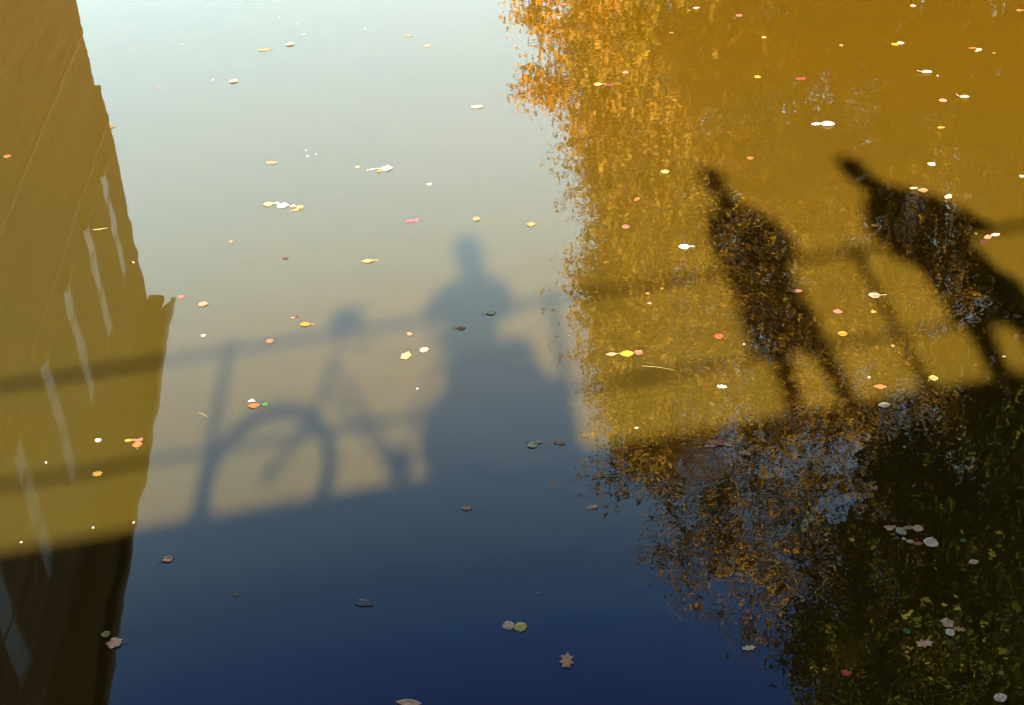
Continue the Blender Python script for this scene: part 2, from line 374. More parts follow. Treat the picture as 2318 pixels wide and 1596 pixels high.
    for v in list(bm.verts):
        c_ = v.co.copy()
        if not hat and c_.z < -.1 and c_.y < .1: c_.y = max(c_.y, -.05); c_ *= .8
        q = Vector((c_.x*sc_.x, c_.y*sc_.y, c_.z*sc_.z)); v.co = B(*(ctr+q))
    hang(part('hair' if not hat else 'knitted_hat', bm, hairm if not hat else mat('hat_wool', hat, .95, scale=120), None, True), root)
    return root
P1o = .47
person('photographer in a long dark coat and hat holding a camera at the railing', {
    'pelvis': (-.12, P1o, 1.0), 'neck': (-.06, P1o-.05, 1.62), 'head': (-.07, P1o-.10, 1.80),
    'shl': (-.31, P1o-.02, 1.49), 'shr': (.16, P1o-.02, 1.49), 'ell': (-.40, .30, 1.22), 'elr': (.22, .30, 1.20),
    'wrl': (-.10, .20, 1.46), 'wrr': (.09, .20, 1.46),
    'hil': (-.22, P1o, .90), 'hir': (-.02, P1o, .90), 'knl': (-.22, P1o+.02, .42), 'knr': (.0, P1o+.02, .42), 'anl': (-.22, P1o+.05, -.02), 'anr': (.02, P1o+.05, -.02)},
    (.03, .04, .07), (.04, .05, .08), (-.1, P1o), .205, hat=(.05, .05, .08), head_tilt=(.1, -.5), hem_t=.80, hood=.045)
person('person in a brown jacket leaning forward on the railing looking down', {
    'pelvis': (2.19, .36, 1.05), 'neck': (2.23, -.08, 1.69), 'head': (2.19, -.20, 1.82),
    'shl': (2.05, -.02, 1.54), 'shr': (2.46, .0, 1.50), 'ell': (1.97, .04, 1.24), 'elr': (2.59, .06, 1.20),
    'wrl': (2.12, -.02, 1.15), 'wrr': (2.43, -.02, 1.15),
    'hil': (2.10, .36, .94), 'hir': (2.33, .36, .94), 'knl': (2.09, .32, .44), 'knr': (2.42, .32, .44), 'anl': (2.05, .36, -.02), 'anr': (2.45, .36, -.02)},
    (.12, .06, .03), (.04, .05, .09), (2.2, .35), .265, head_tilt=(-.2, -.8), bulk=1.12, hem_t=.26, hood=.045)
person('person in a dark green jacket bent far over the railing with elbows out', {
    'pelvis': (3.76, .38, 1.06), 'neck': (3.54, -.14, 1.57), 'head': (3.45, -.26, 1.69),
    'shl': (3.42, -.06, 1.47), 'shr': (3.95, .04, 1.42), 'ell': (3.27, .0, 1.20), 'elr': (4.22, .10, 1.16),
    'wrl': (3.44, -.02, 1.15), 'wrr': (4.02, -.02, 1.15),
    'hil': (3.66, .40, .94), 'hir': (3.92, .40, .94), 'knl': (3.56, .36, .44), 'knr': (3.92, .36, .44), 'anl': (3.50, .40, -.02), 'anr': (3.88, .40, -.02)},
    (.03, .06, .04), (.05, .05, .05), (3.8, .4), .31, head_tilt=(-.4, -.8), bulk=1.3, hem_t=.3, hood=.055)
bm = bmesh.new(); box(bm, -.055, .055, .085, .125, 1.485, 1.555, BM); bmesh.ops.bevel(bm, geom=bm.edges[:], offset=.008, segments=2, affect='EDGES')
cmr = tag(empty('compact_camera', B(0, .1, 1.48)), 'small black compact camera held by the photographer', 'camera')
hang(part('camera_body', bm, mat('camera_plastic', (.02, .02, .02), .4)), cmr)
bm = bmesh.new(); lathe(bm, [(.001, .0), (.024, .0), (.024, .022), (.018, .024), (.001, .024)], BM @ Matrix.Translation((0, .086, 1.52)) @ Matrix.Rotation(R_(90), 4, 'X'), 20)
hang(part('lens', bm, chrome, None, True), cmr)

# ------------------------------------------------------------------ canal-side warehouse (its reflection fills the left)
WA = R_(-4.2); C0 = Vector((-8.89, 30, 0))
wd = Vector((math.sin(WA), math.cos(WA), 0)); wnrm = Vector((math.cos(WA), -math.sin(WA), 0))
WM = Matrix(((wd.x, wnrm.x, 0, C0.x), (wd.y, wnrm.y, 0, C0.y), (0, 0, 1, 0), (0, 0, 0, 1)))  # (along, out, z)
def brick_mat():
    m = bpy.data.materials.new('dark_brick'); m.use_nodes = True; nt = m.node_tree; N, L = nt.nodes, nt.links; b = N['Principled BSDF']
    t = N.new('ShaderNodeTexCoord'); sq = N.new('ShaderNodeSeparateXYZ'); L.new(t.outputs['Object'], sq.inputs[0]); mp = N.new('ShaderNodeCombineXYZ'); L.new(sq.outputs['Y'], mp.inputs[0]); L.new(sq.outputs['Z'], mp.inputs[1])
    br = N.new('ShaderNodeTexBrick'); br.inputs['Scale'].default_value = 4.5; br.inputs['Mortar Size'].default_value = .012
    br.inputs['Color1'].default_value = (.26, .13, .08, 1); br.inputs['Color2'].default_value = (.36, .19, .11, 1); br.inputs['Mortar'].default_value = (.42, .38, .3, 1)
    L.new(mp.outputs[0], br.inputs[0]); n = N.new('ShaderNodeTexNoise')
    ws = N.new('ShaderNodeVectorMath'); ws.operation = 'MULTIPLY'; ws.inputs[1].default_value = (.12, 2.1, 0); L.new(mp.outputs[0], ws.inputs[0])
    n.inputs['Scale'].default_value = 1.0; n.inputs['Detail'].default_value = 4; L.new(ws.outputs[0], n.inputs[0])
    wr = N.new('ShaderNodeValToRGB'); L.new(n.outputs[0], wr.inputs[0]); wr.color_ramp.elements[0].position = .38; wr.color_ramp.elements[1].position = .62
    wr.color_ramp.elements[0].color = (.5, .46, .42, 1); wr.color_ramp.elements[1].color = (1.0, 1.0, 1.0, 1)
    mm = N.new('ShaderNodeMix'); mm.data_type = 'RGBA'; mm.blend_type = 'MULTIPLY'; mm.inputs[0].default_value = 1
    L.new(br.outputs[0], mm.inputs[6]); L.new(wr.outputs[0], mm.inputs[7]); L.new(mm.outputs[2], b.inputs['Base Color']); b.inputs['Roughness'].default_value = .9
    return m
brick = brick_mat(); stone = mat('sill_stone', (.42, .40, .34), .8, scale=6); tile = mat('roof_tile', (.14, .05, .03), .8, scale=5)
zinc = mat('gutter_zinc', (.3, .31, .32), .5, scale=10); pwhite = mat('window_paint', (.5, .5, .46), .5, scale=15)
glass = bpy.data.materials.new('window_glass'); glass.use_nodes = True
gb = glass.node_tree.nodes['Principled BSDF']; gb.inputs['Base Color'].default_value = (.45, .47, .42, 1); gb.inputs['Roughness'].default_value = .25   # sky reflection painted into the pane colour as a pale tone
wh = tag(empty('canal_warehouse', C0 - wd*12), 'tall dark brick canal side warehouse with narrow upper windows and overhanging roof', 'building')
bm = bmesh.new()
z0 = -1.0
box(bm, -24, -.60, -9, 0, z0, 6.5, WM); box(bm, -24, 0, -9, .003, 6.501, 7.72, WM)
wins = [-1.62-2.5*k for k in range(9)]; WW = .36
box(bm, -24, 0, -9, .003, 10.56, 12.9, WM); box(bm, -24, 0, -9, -.35, 7.72, 10.56, WM)
edges = [0.0]
for w_ in wins: edges += [w_+WW, w_-WW]
edges.append(-24)
for i in range(0, len(edges), 2): box(bm, edges[i+1], edges[i], -.35, .003, 7.7203, 10.5597, WM)
# gable tops
for x0, x1 in ((-24, -23.6), (-.4, 0)):
    a = [bm.verts.new(WM @ Vector(p)) for p in ((x0, 0, 12.9), (x0, -9, 12.9), (x0, -4.5, 17), (x1, 0, 12.9), (x1, -9, 12.9), (x1, -4.5, 17))]
    bm.faces.new([a[0], a[1], a[2]]); bm.faces.new([a[3], a[5], a[4]]); bm.faces.new([a[0], a[2], a[5], a[3]]); bm.faces.new([a[1], a[4], a[5], a[2]])
hang(part('wall', bm, brick), wh)
bm = bmesh.new()
for z, h_ in ((2.2, .12), (5.0, .10), (7.25, .10)): box(bm, -24, -.62 if z < 4 else (-.8 if z < 6 else -.02), 0.0031, .03, z, z+h_, WM)
hang(part('string_course', bm, stone), wh)
for w_ in wins:
    bm = bmesh.new()
    a, b = w_-WW, w_+WW
    for x in (a, b-.05): box(bm, x, x+.05, -.05, -.004, 7.76, 10.54, WM)
    for z in (7.76, 8.6, 9.5, 10.48): box(bm, a+.052, b-.052, -.05, -.004, z, z+.06, WM)
    wo = hang(part('window', bm, pwhite), wh)
    bm = bmesh.new(); box(bm, a+.052, b-.052, -.03, -.018, 7.83, 10.47, WM); p_ = hang(part('pane', bm, glass), wo)
    bm = bmesh.new(); box(bm, a-.06, b+.06, -.33, .10, 7.66, 7.758, WM); p_ = hang(part('sill', bm, stone), wo)
# roof with eaves: the overhang widens a little towards the near end
bm = bmesh.new()
def rp_(x, o, z): return bm.verts.new(WM @ Vector((x, o, z)))
xs = [.22, -6, -12, -18, -24.3]; ov = [.50+.012*(.22-x) for x in xs]
pr = []
for x, o_ in zip(xs, ov):
    ze = 12.32
    pr.append([rp_(x, o_, ze), rp_(x, o_, ze+.16), rp_(x, -4.5, 17.3), rp_(x, -9.6, ze+.16), rp_(x, -9.6, ze), rp_(x, -4.5, 17.1), ])
for a, b in zip(pr, pr[1:]):
    for k in range(6): bm.faces.new([a[k], a[(k+1) % 6], b[(k+1) % 6], b[k]])
bm.faces.new(pr[0][::-1]); bm.faces.new(pr[-1])
ro = hang(part('roof', bm, tile), wh)
bm = bmesh.new(); tube(bm, [WM @ Vector((x, o_+.05, 12.33)) for x, o_ in zip(xs, ov)], .07, 10); g_ = hang(part('gutter', bm, zinc, None, True), ro)
bm = bmesh.new()
for a, b in zip(range(4), range(1, 5)):
    q = [WM @ Vector(p) for p in ((xs[a]-.01, .006, 12.16), (xs[a]-.01, ov[a]-.16, 12.22), (xs[b], ov[b]-.16, 12.22), (xs[b], .006, 12.16))]
    q += [p+Vector((0, 0, .09)) for p in q]; v = [bm.verts.new(p) for p in q]
    for f in ((0, 1, 2, 3), (7, 6, 5, 4), (0, 4, 5, 1), (2, 6, 7, 3)): bm.faces.new([v[i] for i in f])
hang(part('soffit', bm, mat('soffit_paint', (.3, .27, .2), .7)), ro)

# ------------------------------------------------------------------ trees
def leaf_mat(name, cols, trans=.2):
    m = bpy.data.materials.new(name); m.use_nodes = True; nt = m.node_tree; N, L = nt.nodes, nt.links
    N.remove(N['Principled BSDF']); out = N['Material Output']
    g = N.new('ShaderNodeNewGeometry'); t = N.new('ShaderNodeTexCoord'); n = N.new('ShaderNodeTexNoise'); n.inputs['Scale'].default_value = .45; n.inputs['Detail'].default_value = 3
    L.new(t.outputs['Object'], n.inputs[0])
    a = N.new('ShaderNodeMath'); a.operation = 'MULTIPLY'; a.inputs[1].default_value = .55; L.new(g.outputs['Random Per Island'], a.inputs[0])
    b = N.new('ShaderNodeMath'); b.operation = 'MULTIPLY_ADD'; b.inputs[1].default_value = 1.5; b.inputs[2].default_value = -.5; L.new(n.outputs[0], b.inputs[0])
    c = N.new('ShaderNodeMath'); c.operation = 'ADD'; L.new(a.outputs[0], c.inputs[0]); L.new(b.outputs[0], c.inputs[1])
    r = N.new('ShaderNodeValToRGB'); L.new(c.outputs[0], r.inputs[0])
    while len(r.color_ramp.elements) < len(cols): r.color_ramp.elements.new(.5)
    for e_, (p, cc) in zip(r.color_ramp.elements, cols): e_.position = p; e_.color = (*[v*.72 for v in cc], 1)
    d = N.new('ShaderNodeBsdfDiffuse'); tr = N.new('ShaderNodeBsdfTranslucent'); ms = N.new('ShaderNodeMixShader'); ms.inputs[0].default_value = trans
    gl = N.new('ShaderNodeBsdfGlossy'); gl.inputs['Roughness'].default_value = .35; m2 = N.new('ShaderNodeMixShader'); m2.inputs[0].default_value = .0
    L.new(r.outputs[0], d.inputs[0]); L.new(r.outputs[0], tr.inputs[0]); L.new(d.outputs[0], ms.inputs[1]); L.new(tr.outputs[0], ms.inputs[2])
    L.new(ms.outputs[0], m2.inputs[1]); L.new(gl.outputs[0], m2.inputs[2]); L.new(m2.outputs[0], out.inputs['Surface'])
    return m
bark = mat('tree_bark', (.07, .05, .035), .95, var=(.03, .022, .016), scale=3, bump=.6)
def leaves_mesh(name, pts, size, m, parent, upbias=.3):
    n = len(pts); d = rng.normal(size=(n, 3)); d[:, 2] -= .3; d /= np.linalg.norm(d, axis=1)[:, None]
    q = rng.normal(size=(n, 3)); q[:, 2] += upbias; s_ = np.cross(d, q); s_ /= np.linalg.norm(s_, axis=1)[:, None]
    L_ = size*rng.uniform(.6, 1.25, n)[:, None]; nn = np.cross(d, s_)
    a = pts; b = pts+d*L_*.5+s_*L_*.36+nn*L_*.08; c = pts+d*L_; e = pts+d*L_*.5-s_*L_*.36+nn*L_*.08
    V = np.stack([a, b, c, e], 1).reshape(-1, 3)
    me = bpy.data.meshes.new(name); me.vertices.add(4*n); me.vertices.foreach_set('co', V.astype(np.float32).ravel())
    me.loops.add(4*n); me.loops.foreach_set('vertex_index', np.arange(4*n, dtype=np.int32))
    me.polygons.add(n); me.polygons.foreach_set('loop_start', np.arange(0, 4*n, 4, dtype=np.int32)); me.polygons.foreach_set('loop_total', np.full(n, 4, np.int32))
    me.update(calc_edges=True); me.materials.append(m); me.validate()
    return hang(link(bpy.data.objects.new(name, me)), parent)
def tree(name, label, cat, base, top, clusters, m, leaf, per, spread, trunk_r, twig=3, group='trees along the canal bank', thin=None, twig_r=.012):
    """trunk from base to top, limbs grown to reach each cluster centre from the nearest wood, leaves and twigs round each centre"""
    root = tag(empty(name, base), label, cat, group)
    base, top = np.array(base, float), np.array(top, float)
    nodes = []; par = []; plen = []
    for i in range(14):
        t = i/13; nodes.append(base+(top-base)*t+rng.normal(0, .12, 3)*t*[1, 1, 0]); par.append(i-1); plen.append(t*2)
    cl = sorted(clusters, key=lambda c: np.linalg.norm((c-(base+(top-base)*np.clip((c[2]-base[2])/(top[2]-base[2])*.75, 0, 1)))))
    arr = np.array(nodes)
    ends = []
    for c in cl:
        A = np.array(nodes); dd = np.linalg.norm(A-c, axis=1)
        cost = dd+.25*np.array(plen)+np.where(A[:, 2] > c[2]-.1*dd, .8*dd, 0)
        k = int(np.argmin(cost)); p0 = A[k]; prev = k; steps = max(1, int(dd[k]/.8))
        for s_ in range(1, steps+1):
            t = s_/steps; p = p0+(c-p0)*t+np.array([0, 0, 1])*math.sin(t*math.pi)*.06*dd[k]+(rng.normal(0, .07, 3) if t < 1 else 0)
            nodes.append(p); par.append(prev); plen.append(plen[prev]+dd[k]/steps); prev = len(nodes)-1
        ends.append(prev)
    n = len(nodes); w = np.zeros(n); ch = [0]*n
    for k in ends: w[k] += 1
    for k in range(n-1, 0, -1):
        if w[k] == 0: w[k] = .5
        w[par[k]] += w[k]
    W = w[0]; rad = np.maximum(.008, trunk_r*(w/W)**.5)
    bm = bmesh.new(); kids = {}
    for k in range(1, n): kids.setdefault(par[k], []).append(k)
    started = [(0, kids[0][0])]
    while started:
        a, b = started.pop(); pts = [nodes[a], nodes[b]]; rs = [min(rad[a], rad[b]*1.4), rad[b]]; cur = b
        while cur in kids:
            ks = sorted(kids[cur], key=lambda q: -w[q]); 
            for o_ in ks[1:]: started.append((cur, o_))
            cur = ks[0]; pts.append(nodes[cur]); rs.append(rad[cur])
        tube(bm, [tuple(p) for p in pts], [float(r) for r in rs], 7 if rs[0] > .05 else 4, False)
    # twigs
    LP = []
    for k in ends:
        c = nodes[k]; f = per if thin is None else max(1, int(per*thin(c)))
        nt_ = twig if c[2] < 16 or twig < 5 else twig*2+6
        for _ in range(nt_):
            d = rng.normal(0, 1, 3); d[2] += .2; d /= np.linalg.norm(d); L_ = spread*rng.uniform(.9, 1.9)
            e1 = c+d*L_*.5+rng.normal(0, .06, 3); e2 = c+d*L_+rng.normal(0, .12, 3)
            tube(bm, [tuple(c), tuple(e1), tuple(e2)], [twig_r, twig_r*.7, twig_r*.4], 3, False)
            if f > 2:
                t = rng.uniform(.15, 1.05, (f//nt_+1, 1)); LP.append(c+(e2-c)*t+rng.normal(0, spread*.28, (f//nt_+1, 3)))
            elif rng.random() < .8: LP.append(np.array([e2]))
    hang(part('trunk', bm, bark, None, True), root)
    leaves_mesh('crown', np.concatenate(LP), leaf, m, root)
    return root
def interp(z, tab): return np.interp(z, [t[0] for t in tab], [t[1] for t in tab])

# the tall gold tree: left outline by height
gold = leaf_mat('gold_oak_leaves', [(0, (.06, .035, .008)), (.35, (.36, .19, .02)), (.65, (.56, .29, .035)), (1, (.8, .48, .06))])
TA = [(3, 1.6), (6, 1.8), (8.4, 1.9), (9.5, 2.4), (10.7, 2.3), (11.7, 1.7), (12.8, 2.3), (14.4, 2.2), (15.8, 2.8), (17.6, 2.7), (19, 3.6), (20.7, 4.0), (22, 5.9), (24.5, 8.6), (26, 11)]
cl = []
while len(cl) < 1750:
    x, y, z = rng.uniform(1.5, 19), rng.uniform(24.5, 33), rng.uniform(2.8, 25)
    if len(cl) < 330: y = rng.uniform(27, 30); z = rng.uniform(3, 17); x = interp(z, TA)+rng.uniform(0, 1.3)
    xl = interp(z, TA)+.35+.35*math.sin(z*3.1+y)
    if x < xl-.35+abs(y-28)*.25 or z > 26-((x-10)/9)**2*5: continue
    if z > 19 and rng.random() < .3: continue
    if z > 16.5 and (math.sin(x*1.9+.5)*math.sin(z*1.7)+math.sin(y*1.3) < -.55): continue
    cl.append(np.array([x, y, z]))
tree('gold_tree', 'tall gold leaved tree with thinning bare top on the right bank', 'tree', (10, 29.5, .6), (8.6, 28.5, 23.5), cl, gold, .12, 150, .62, .45, 6, twig_r=.017,
     thin=lambda c: max(float(np.interp(c[2], [14, 17, 18.5, 20, 25], [1, .85, .5, .25, .05])), float(np.interp(c[0], [8.5, 10.5], [0, .9]))))
# the orange maple leaning out in front of it
orange = leaf_mat('orange_maple_leaves', [(0, (.30, .13, .02)), (.4, (.70, .27, .03)), (.7, (.85, .38, .06)), (1, (.8, .5, .10))])
cl = []
while len(cl) < 230:
    x, y, z = rng.uniform(-.6, 9), rng.uniform(26, 31), rng.uniform(1.5, 7)
    xl = interp(z, [(1.5, 2), (3.2, .6), (4.3, .55), (5.2, .2), (6.3, .8), (7, 1.6)])
    if x < xl-.05+abs(y-28)*.3: continue
    cl.append(np.array([x, y, z]))
tree('orange_maple', 'low orange maple leaning over the water beside the gold tree', 'tree', (7.9, 28, .6), (4.0, 27.8, 5.0), cl, orange, .11, 170, .5, .22, 3)
# the near tree with broad yellow green leaves
lime = leaf_mat('yellow_green_leaves', [(0, (.015, .022, .004)), (.38, (.045, .055, .008)), (.6, (.12, .135, .018)), (.78, (.42, .36, .045)), (1, (.55, .38, .05))])  # shade of the leaf undersides put into the colour: most leaves darkened
cl = []
TB = [(3, 6.4), (4.75, 6.0), (6.0, 5.5), (6.7, 5.0), (8, 4.5), (9.2, 4.1), (10, 3.6), (12, 3.3), (15, 4)]
while len(cl) < 860:
    x, y, z = rng.uniform(3.5, 15), rng.uniform(11, 19), rng.uniform(3.0, 14.5)
    if x < interp(z, TB)+.45+.3*math.sin(z*4+y*2)+(y-14)*.3: continue
    if z > 15-((x-9)/6)**2*4: continue
    cl.append(np.array([x, y, z]))
tree('lime_tree', 'near yellow green broad leaved tree overhanging the water on the right', 'tree', (9.6, 15.2, .6), (9.0, 15.0, 12.5), cl, lime, .105, 330, .55, .32, 3)
dk = leaf_mat('olive_leaves', [(0, (.03, .03, .008)), (.4, (.15, .12, .02)), (.75, (.34, .24, .03)), (1, (.5, .33, .04))])
for nm, lb, (x0, y0, zt), rad_, npc in (
        ('ash_tree', 'olive and gold tree behind the near yellow green tree', (14.5, 22, 13), (5.5, 4.0, 6.2), 330),
        ('ash_tree', 'dark olive tree at the far right behind the gold tree', (17, 34, 15), (7, 4.0, 7.5), 330)):
    cl = []
    while len(cl) < npc:
        p = rng.uniform(-1, 1, 3)
        if p@p > 1 or p@p < .15: continue
        cl.append(np.array([x0, y0, zt*.58])+p*rad_)
    tree(nm, lb, 'tree', (x0, y0, .6), (x0, y0, zt), cl, dk, .2, 46, .8, .3, 2)

beech_m = leaf_mat('copper_beech_leaves', [(0, (.04, .025, .005)), (.35, (.22, .14, .015)), (.6, (.6, .36, .04)), (1, (.95, .7, .12))])
for i, (x0, y0, zt, rx, n_, lb) in enumerate(((9.5, 37, 19, 6.0, 560, 'broad copper beech right behind the tall gold tree'), (20, 29, 19, 7, 480, 'rightmost copper beech standing beyond the olive and gold tree'))):
    cl = []
    while len(cl) < n_:
        p = rng.uniform(-1, 1, 3)
        if p@p > 1 or p@p < .2: continue
        cl.append(np.array([x0, y0, zt*.54])+p*(rx, 3.5, zt*.46))
    tree('copper_beech', lb, 'tree', (x0, y0, .6), (x0, y0, zt*.9), cl, beech_m, .2, 100, .9, .4, 2)

# ------------------------------------------------------------------ fallen leaves on the water
COL = {'white': (.62, .56, .46), 'cream': (.44, .34, .20), 'paleyellow': (.42, .31, .10), 'gold': (.34, .18, .06), 'yellow': (.30, .165, .010), 'brightyellow': (.36, .27, .003), 'orange': (.28, .085, .010),  # sun and shade balanced in the colour: darker for sunlit leaves, paler for shaded
       'brightorange': (.32, .15, .004), 'deeporange': (.22, .040, .004), 'peach': (.34, .165, .09), 'coral': (.26, .085, .05), 'red': (.18, .022, .005), 'darkred': (.09, .012, .010), 'rust': (.16, .045, .010), 'brown': (.62, .33, .16),
       'tan': (.92, .58, .33), 'mauve': (.95, .60, .42), 'purple': (.17, .065, .075), 'green': (.03, .20, .03), 'palegreen': (.72, .76, .36), 'teal': (.13, .5, .33), 'olive': (.36, .32, .05), 'yellowgreen': (.75, .66, .08),
       'greycream': (.96, .88, .62), 'greyolive': (.58, .54, .38), 'ochre': (.40, .24, .06), 'navy': (.012, .02, .09), 'brick': (.62, .20, .10), 'copper': (.75, .34, .08), 'scarlet': (.8, .05, .02), 'mustard': (.6, .45, .03), 'salmon': (.55, .25, .13)}
def fallen_mat(name, col):
    m = bpy.data.materials.new('fallen_leaf_'+name); m.use_nodes = True; nt = m.node_tree; N, L = nt.nodes, nt.links; b = N['Principled BSDF']
    b.inputs['Roughness'].default_value = .55
    t = N.new('ShaderNodeTexCoord'); n = N.new('ShaderNodeTexNoise'); n.inputs['Scale'].default_value = 3.2; n.inputs['Detail'].default_value = 6
    inf = N.new('ShaderNodeObjectInfo'); ad = N.new('ShaderNodeVectorMath'); ad.operation = 'ADD'
    L.new(t.outputs['Generated'], ad.inputs[0]); L.new(inf.outputs['Random'], ad.inputs[1]); L.new(ad.outputs[0], n.inputs[0])
    sx = N.new('ShaderNodeSeparateXYZ'); L.new(t.outputs['Generated'], sx.inputs[0])
    # midrib and side veins, paler than the blade
    ay = N.new('ShaderNodeMath'); ay.operation = 'SUBTRACT'; ay.inputs[1].default_value = .5; L.new(sx.outputs['Y'], ay.inputs[0])
    ab = N.new('ShaderNodeMath'); ab.operation = 'ABSOLUTE'; L.new(ay.outputs[0], ab.inputs[0])
    vv = N.new('ShaderNodeMath'); vv.operation = 'MULTIPLY_ADD'; vv.inputs[1].default_value = -.8; L.new(ab.outputs[0], vv.inputs[0]); L.new(sx.outputs['X'], vv.inputs[2])
    si = N.new('ShaderNodeMath'); si.operation = 'MULTIPLY'; si.inputs[1].default_value = 44; L.new(vv.outputs[0], si.inputs[0])
    s2 = N.new('ShaderNodeMath'); s2.operation = 'SINE'; L.new(si.outputs[0], s2.inputs[0])
    gt = N.new('ShaderNodeMapRange'); gt.inputs['From Min'].default_value = .75; gt.inputs['From Max'].default_value = 1; L.new(s2.outputs[0], gt.inputs[0])
    rb = N.new('ShaderNodeMapRange'); rb.inputs['From Min'].default_value = .05; rb.inputs['From Max'].default_value = .015; L.new(ab.outputs[0], rb.inputs[0])
    mxm = N.new('ShaderNodeMath'); mxm.operation = 'MAXIMUM'; L.new(gt.outputs[0], mxm.inputs[0]); L.new(rb.outputs[0], mxm.inputs[1])
    sc = N.new('ShaderNodeMath'); sc.operation = 'MULTIPLY'; sc.inputs[1].default_value = .35; L.new(mxm.outputs[0], sc.inputs[0])
    r = N.new('ShaderNodeValToRGB'); L.new(n.outputs[0], r.inputs[0])
    E_ = r.color_ramp.elements; E_[0].position = .30; E_[1].position = .55
    E_[0].color = (col[0]*.52, col[1]*.42, col[2]*.38, 1); E_[1].color = (*col, 1)
    mm = N.new('ShaderNodeMix'); mm.data_type = 'RGBA'; mm.inputs[7].default_value = (*[min(1, c*.7+.10) if sum(col) > .12 else c for c in col], 1)
    L.new(sc.outputs[0], mm.inputs[0]); L.new(r.outputs[0], mm.inputs[6]); L.new(mm.outputs[2], b.inputs['Base Color'])
    return m
FM = {}
def outline(shape, r):
    """half-widths / polygon of a leaf of unit length along x, roughly unit width"""
    pts = []; N_ = 44
    for i in range(N_):
        a = math.tau*i/N_; c, s_ = math.cos(a), math.sin(a)
        if shape == 'oak': k = .36+.13*math.cos(7*a+.4)*(1-.5*abs(c))+.12*abs(c)
        elif shape == 'maple': k = .42+.05*math.cos(5*a)+.03*math.cos(15*a)+.02*math.cos(8*a+1)
        elif shape == 'beech': k = .5*abs(c)**.6*.0+(.5 if True else 0)*(.78+.22*c*c)+.012*math.cos(21*a)
        elif shape == 'round': k = .46+.02*math.cos(9*a)+.02*math.cos(4*a+r)
        elif shape == 'scrap': k = .38+.08*math.cos(3*a+r)+.06*math.cos(5*a+2*r)+.03*math.cos(11*a)
        else: k = .48+.015*math.cos(13*a)
        x, y = k*c, k*s_
        if shape == 'beech': y *= (1-.55*abs(c)**3)
        pts.append((x, y))
    xs_ = [p[0] for p in pts]; ys_ = [p[1] for p in pts]
    w = max(xs_)-min(xs_); h_ = max(ys_)-min(ys_); mx_ = (max(xs_)+min(xs_))/2; my = (max(ys_)+min(ys_))/2
    return [((x-mx_)/w, (y-my)/h_) for x, y in pts]
def fallen(X, Y, L_, W_, shape, col, ang, curl, stalk, label):
    r = random.uniform(0, 6.28); pl = outline(shape, r); bm = bmesh.new()
    if col not in FM: FM[col] = fallen_mat(col, COL[col])
    amp = .032*curl*min(L_, W_*1.5)
    def z(u, v):
        q = 0.0035
        if shape == 'boat': q += amp*2.2*(v*2)**2*.5+amp*.8*(u*2)**4
        elif shape == 'curl': q += amp*2*(u*2)**2
        else: q += amp*(.9*abs(v*2)**1.5*.6+.7*abs(u*2)**3)+amp*.35*math.sin(5*u+3*v+r)+amp*.2*math.sin(11*v+r)
        return max(q, .0015)
    rings = []
    for k in (1.0, .8, .6, .4, .2):
        rings.append([bm.verts.new((x*k*L_, y*k*W_, z(x*k, y*k))) for x, y in pl])
    c = bm.verts.new((0, 0, z(0, 0)))
    n = len(pl)
    for a, b in zip(rings, rings[1:]):
        for k in range(n): bm.faces.new([a[k], a[(k+1) % n], b[(k+1) % n], b[k]])
    for k in range(n): bm.faces.new([rings[-1][k], rings[-1][(k+1) % n], c])
    # real thickness
    low = {v: bm.verts.new(v.co-Vector((0, 0, .0009))) for v in list(bm.verts)}
    for f in list(bm.faces): bm.faces.new([low[v] for v in reversed(f.verts)])
    for k in range(n): bm.faces.new([rings[0][(k+1) % n], rings[0][k], low[rings[0][k]], low[rings[0][(k+1) % n]]])
    o = part('fallen_leaf', bm, FM[col], None, True)
    o.location = (X, Y, 0.0); o.rotation_euler = (random.uniform(-.05, .05)*0, 0, R_(ang))
    tag(o, label, 'leaf', 'fallen leaves floating on the canal')
    if stalk:
        bm = bmesh.new(); z0_ = z(-.45, 0); sl = L_*(.45 if L_ < .1 else .5); bend = random.uniform(-.15, .15)*L_
        if 'long white stalk' in label: sl = .13; bend = -.02
        tube(bm, [(-L_*.45, 0, z0_), (-L_*.5-sl*.5, bend*.4, z0_*.7+.004+(.012 if 'raised' in label or 'upturned' in label else 0)), (-L_*.5-sl, bend, .004+(.03 if 'raised' in label or 'upturned' in label else 0))], [.0018, .0015, .0018], 5)
        part('stalk', bm, FM[col], o, True)
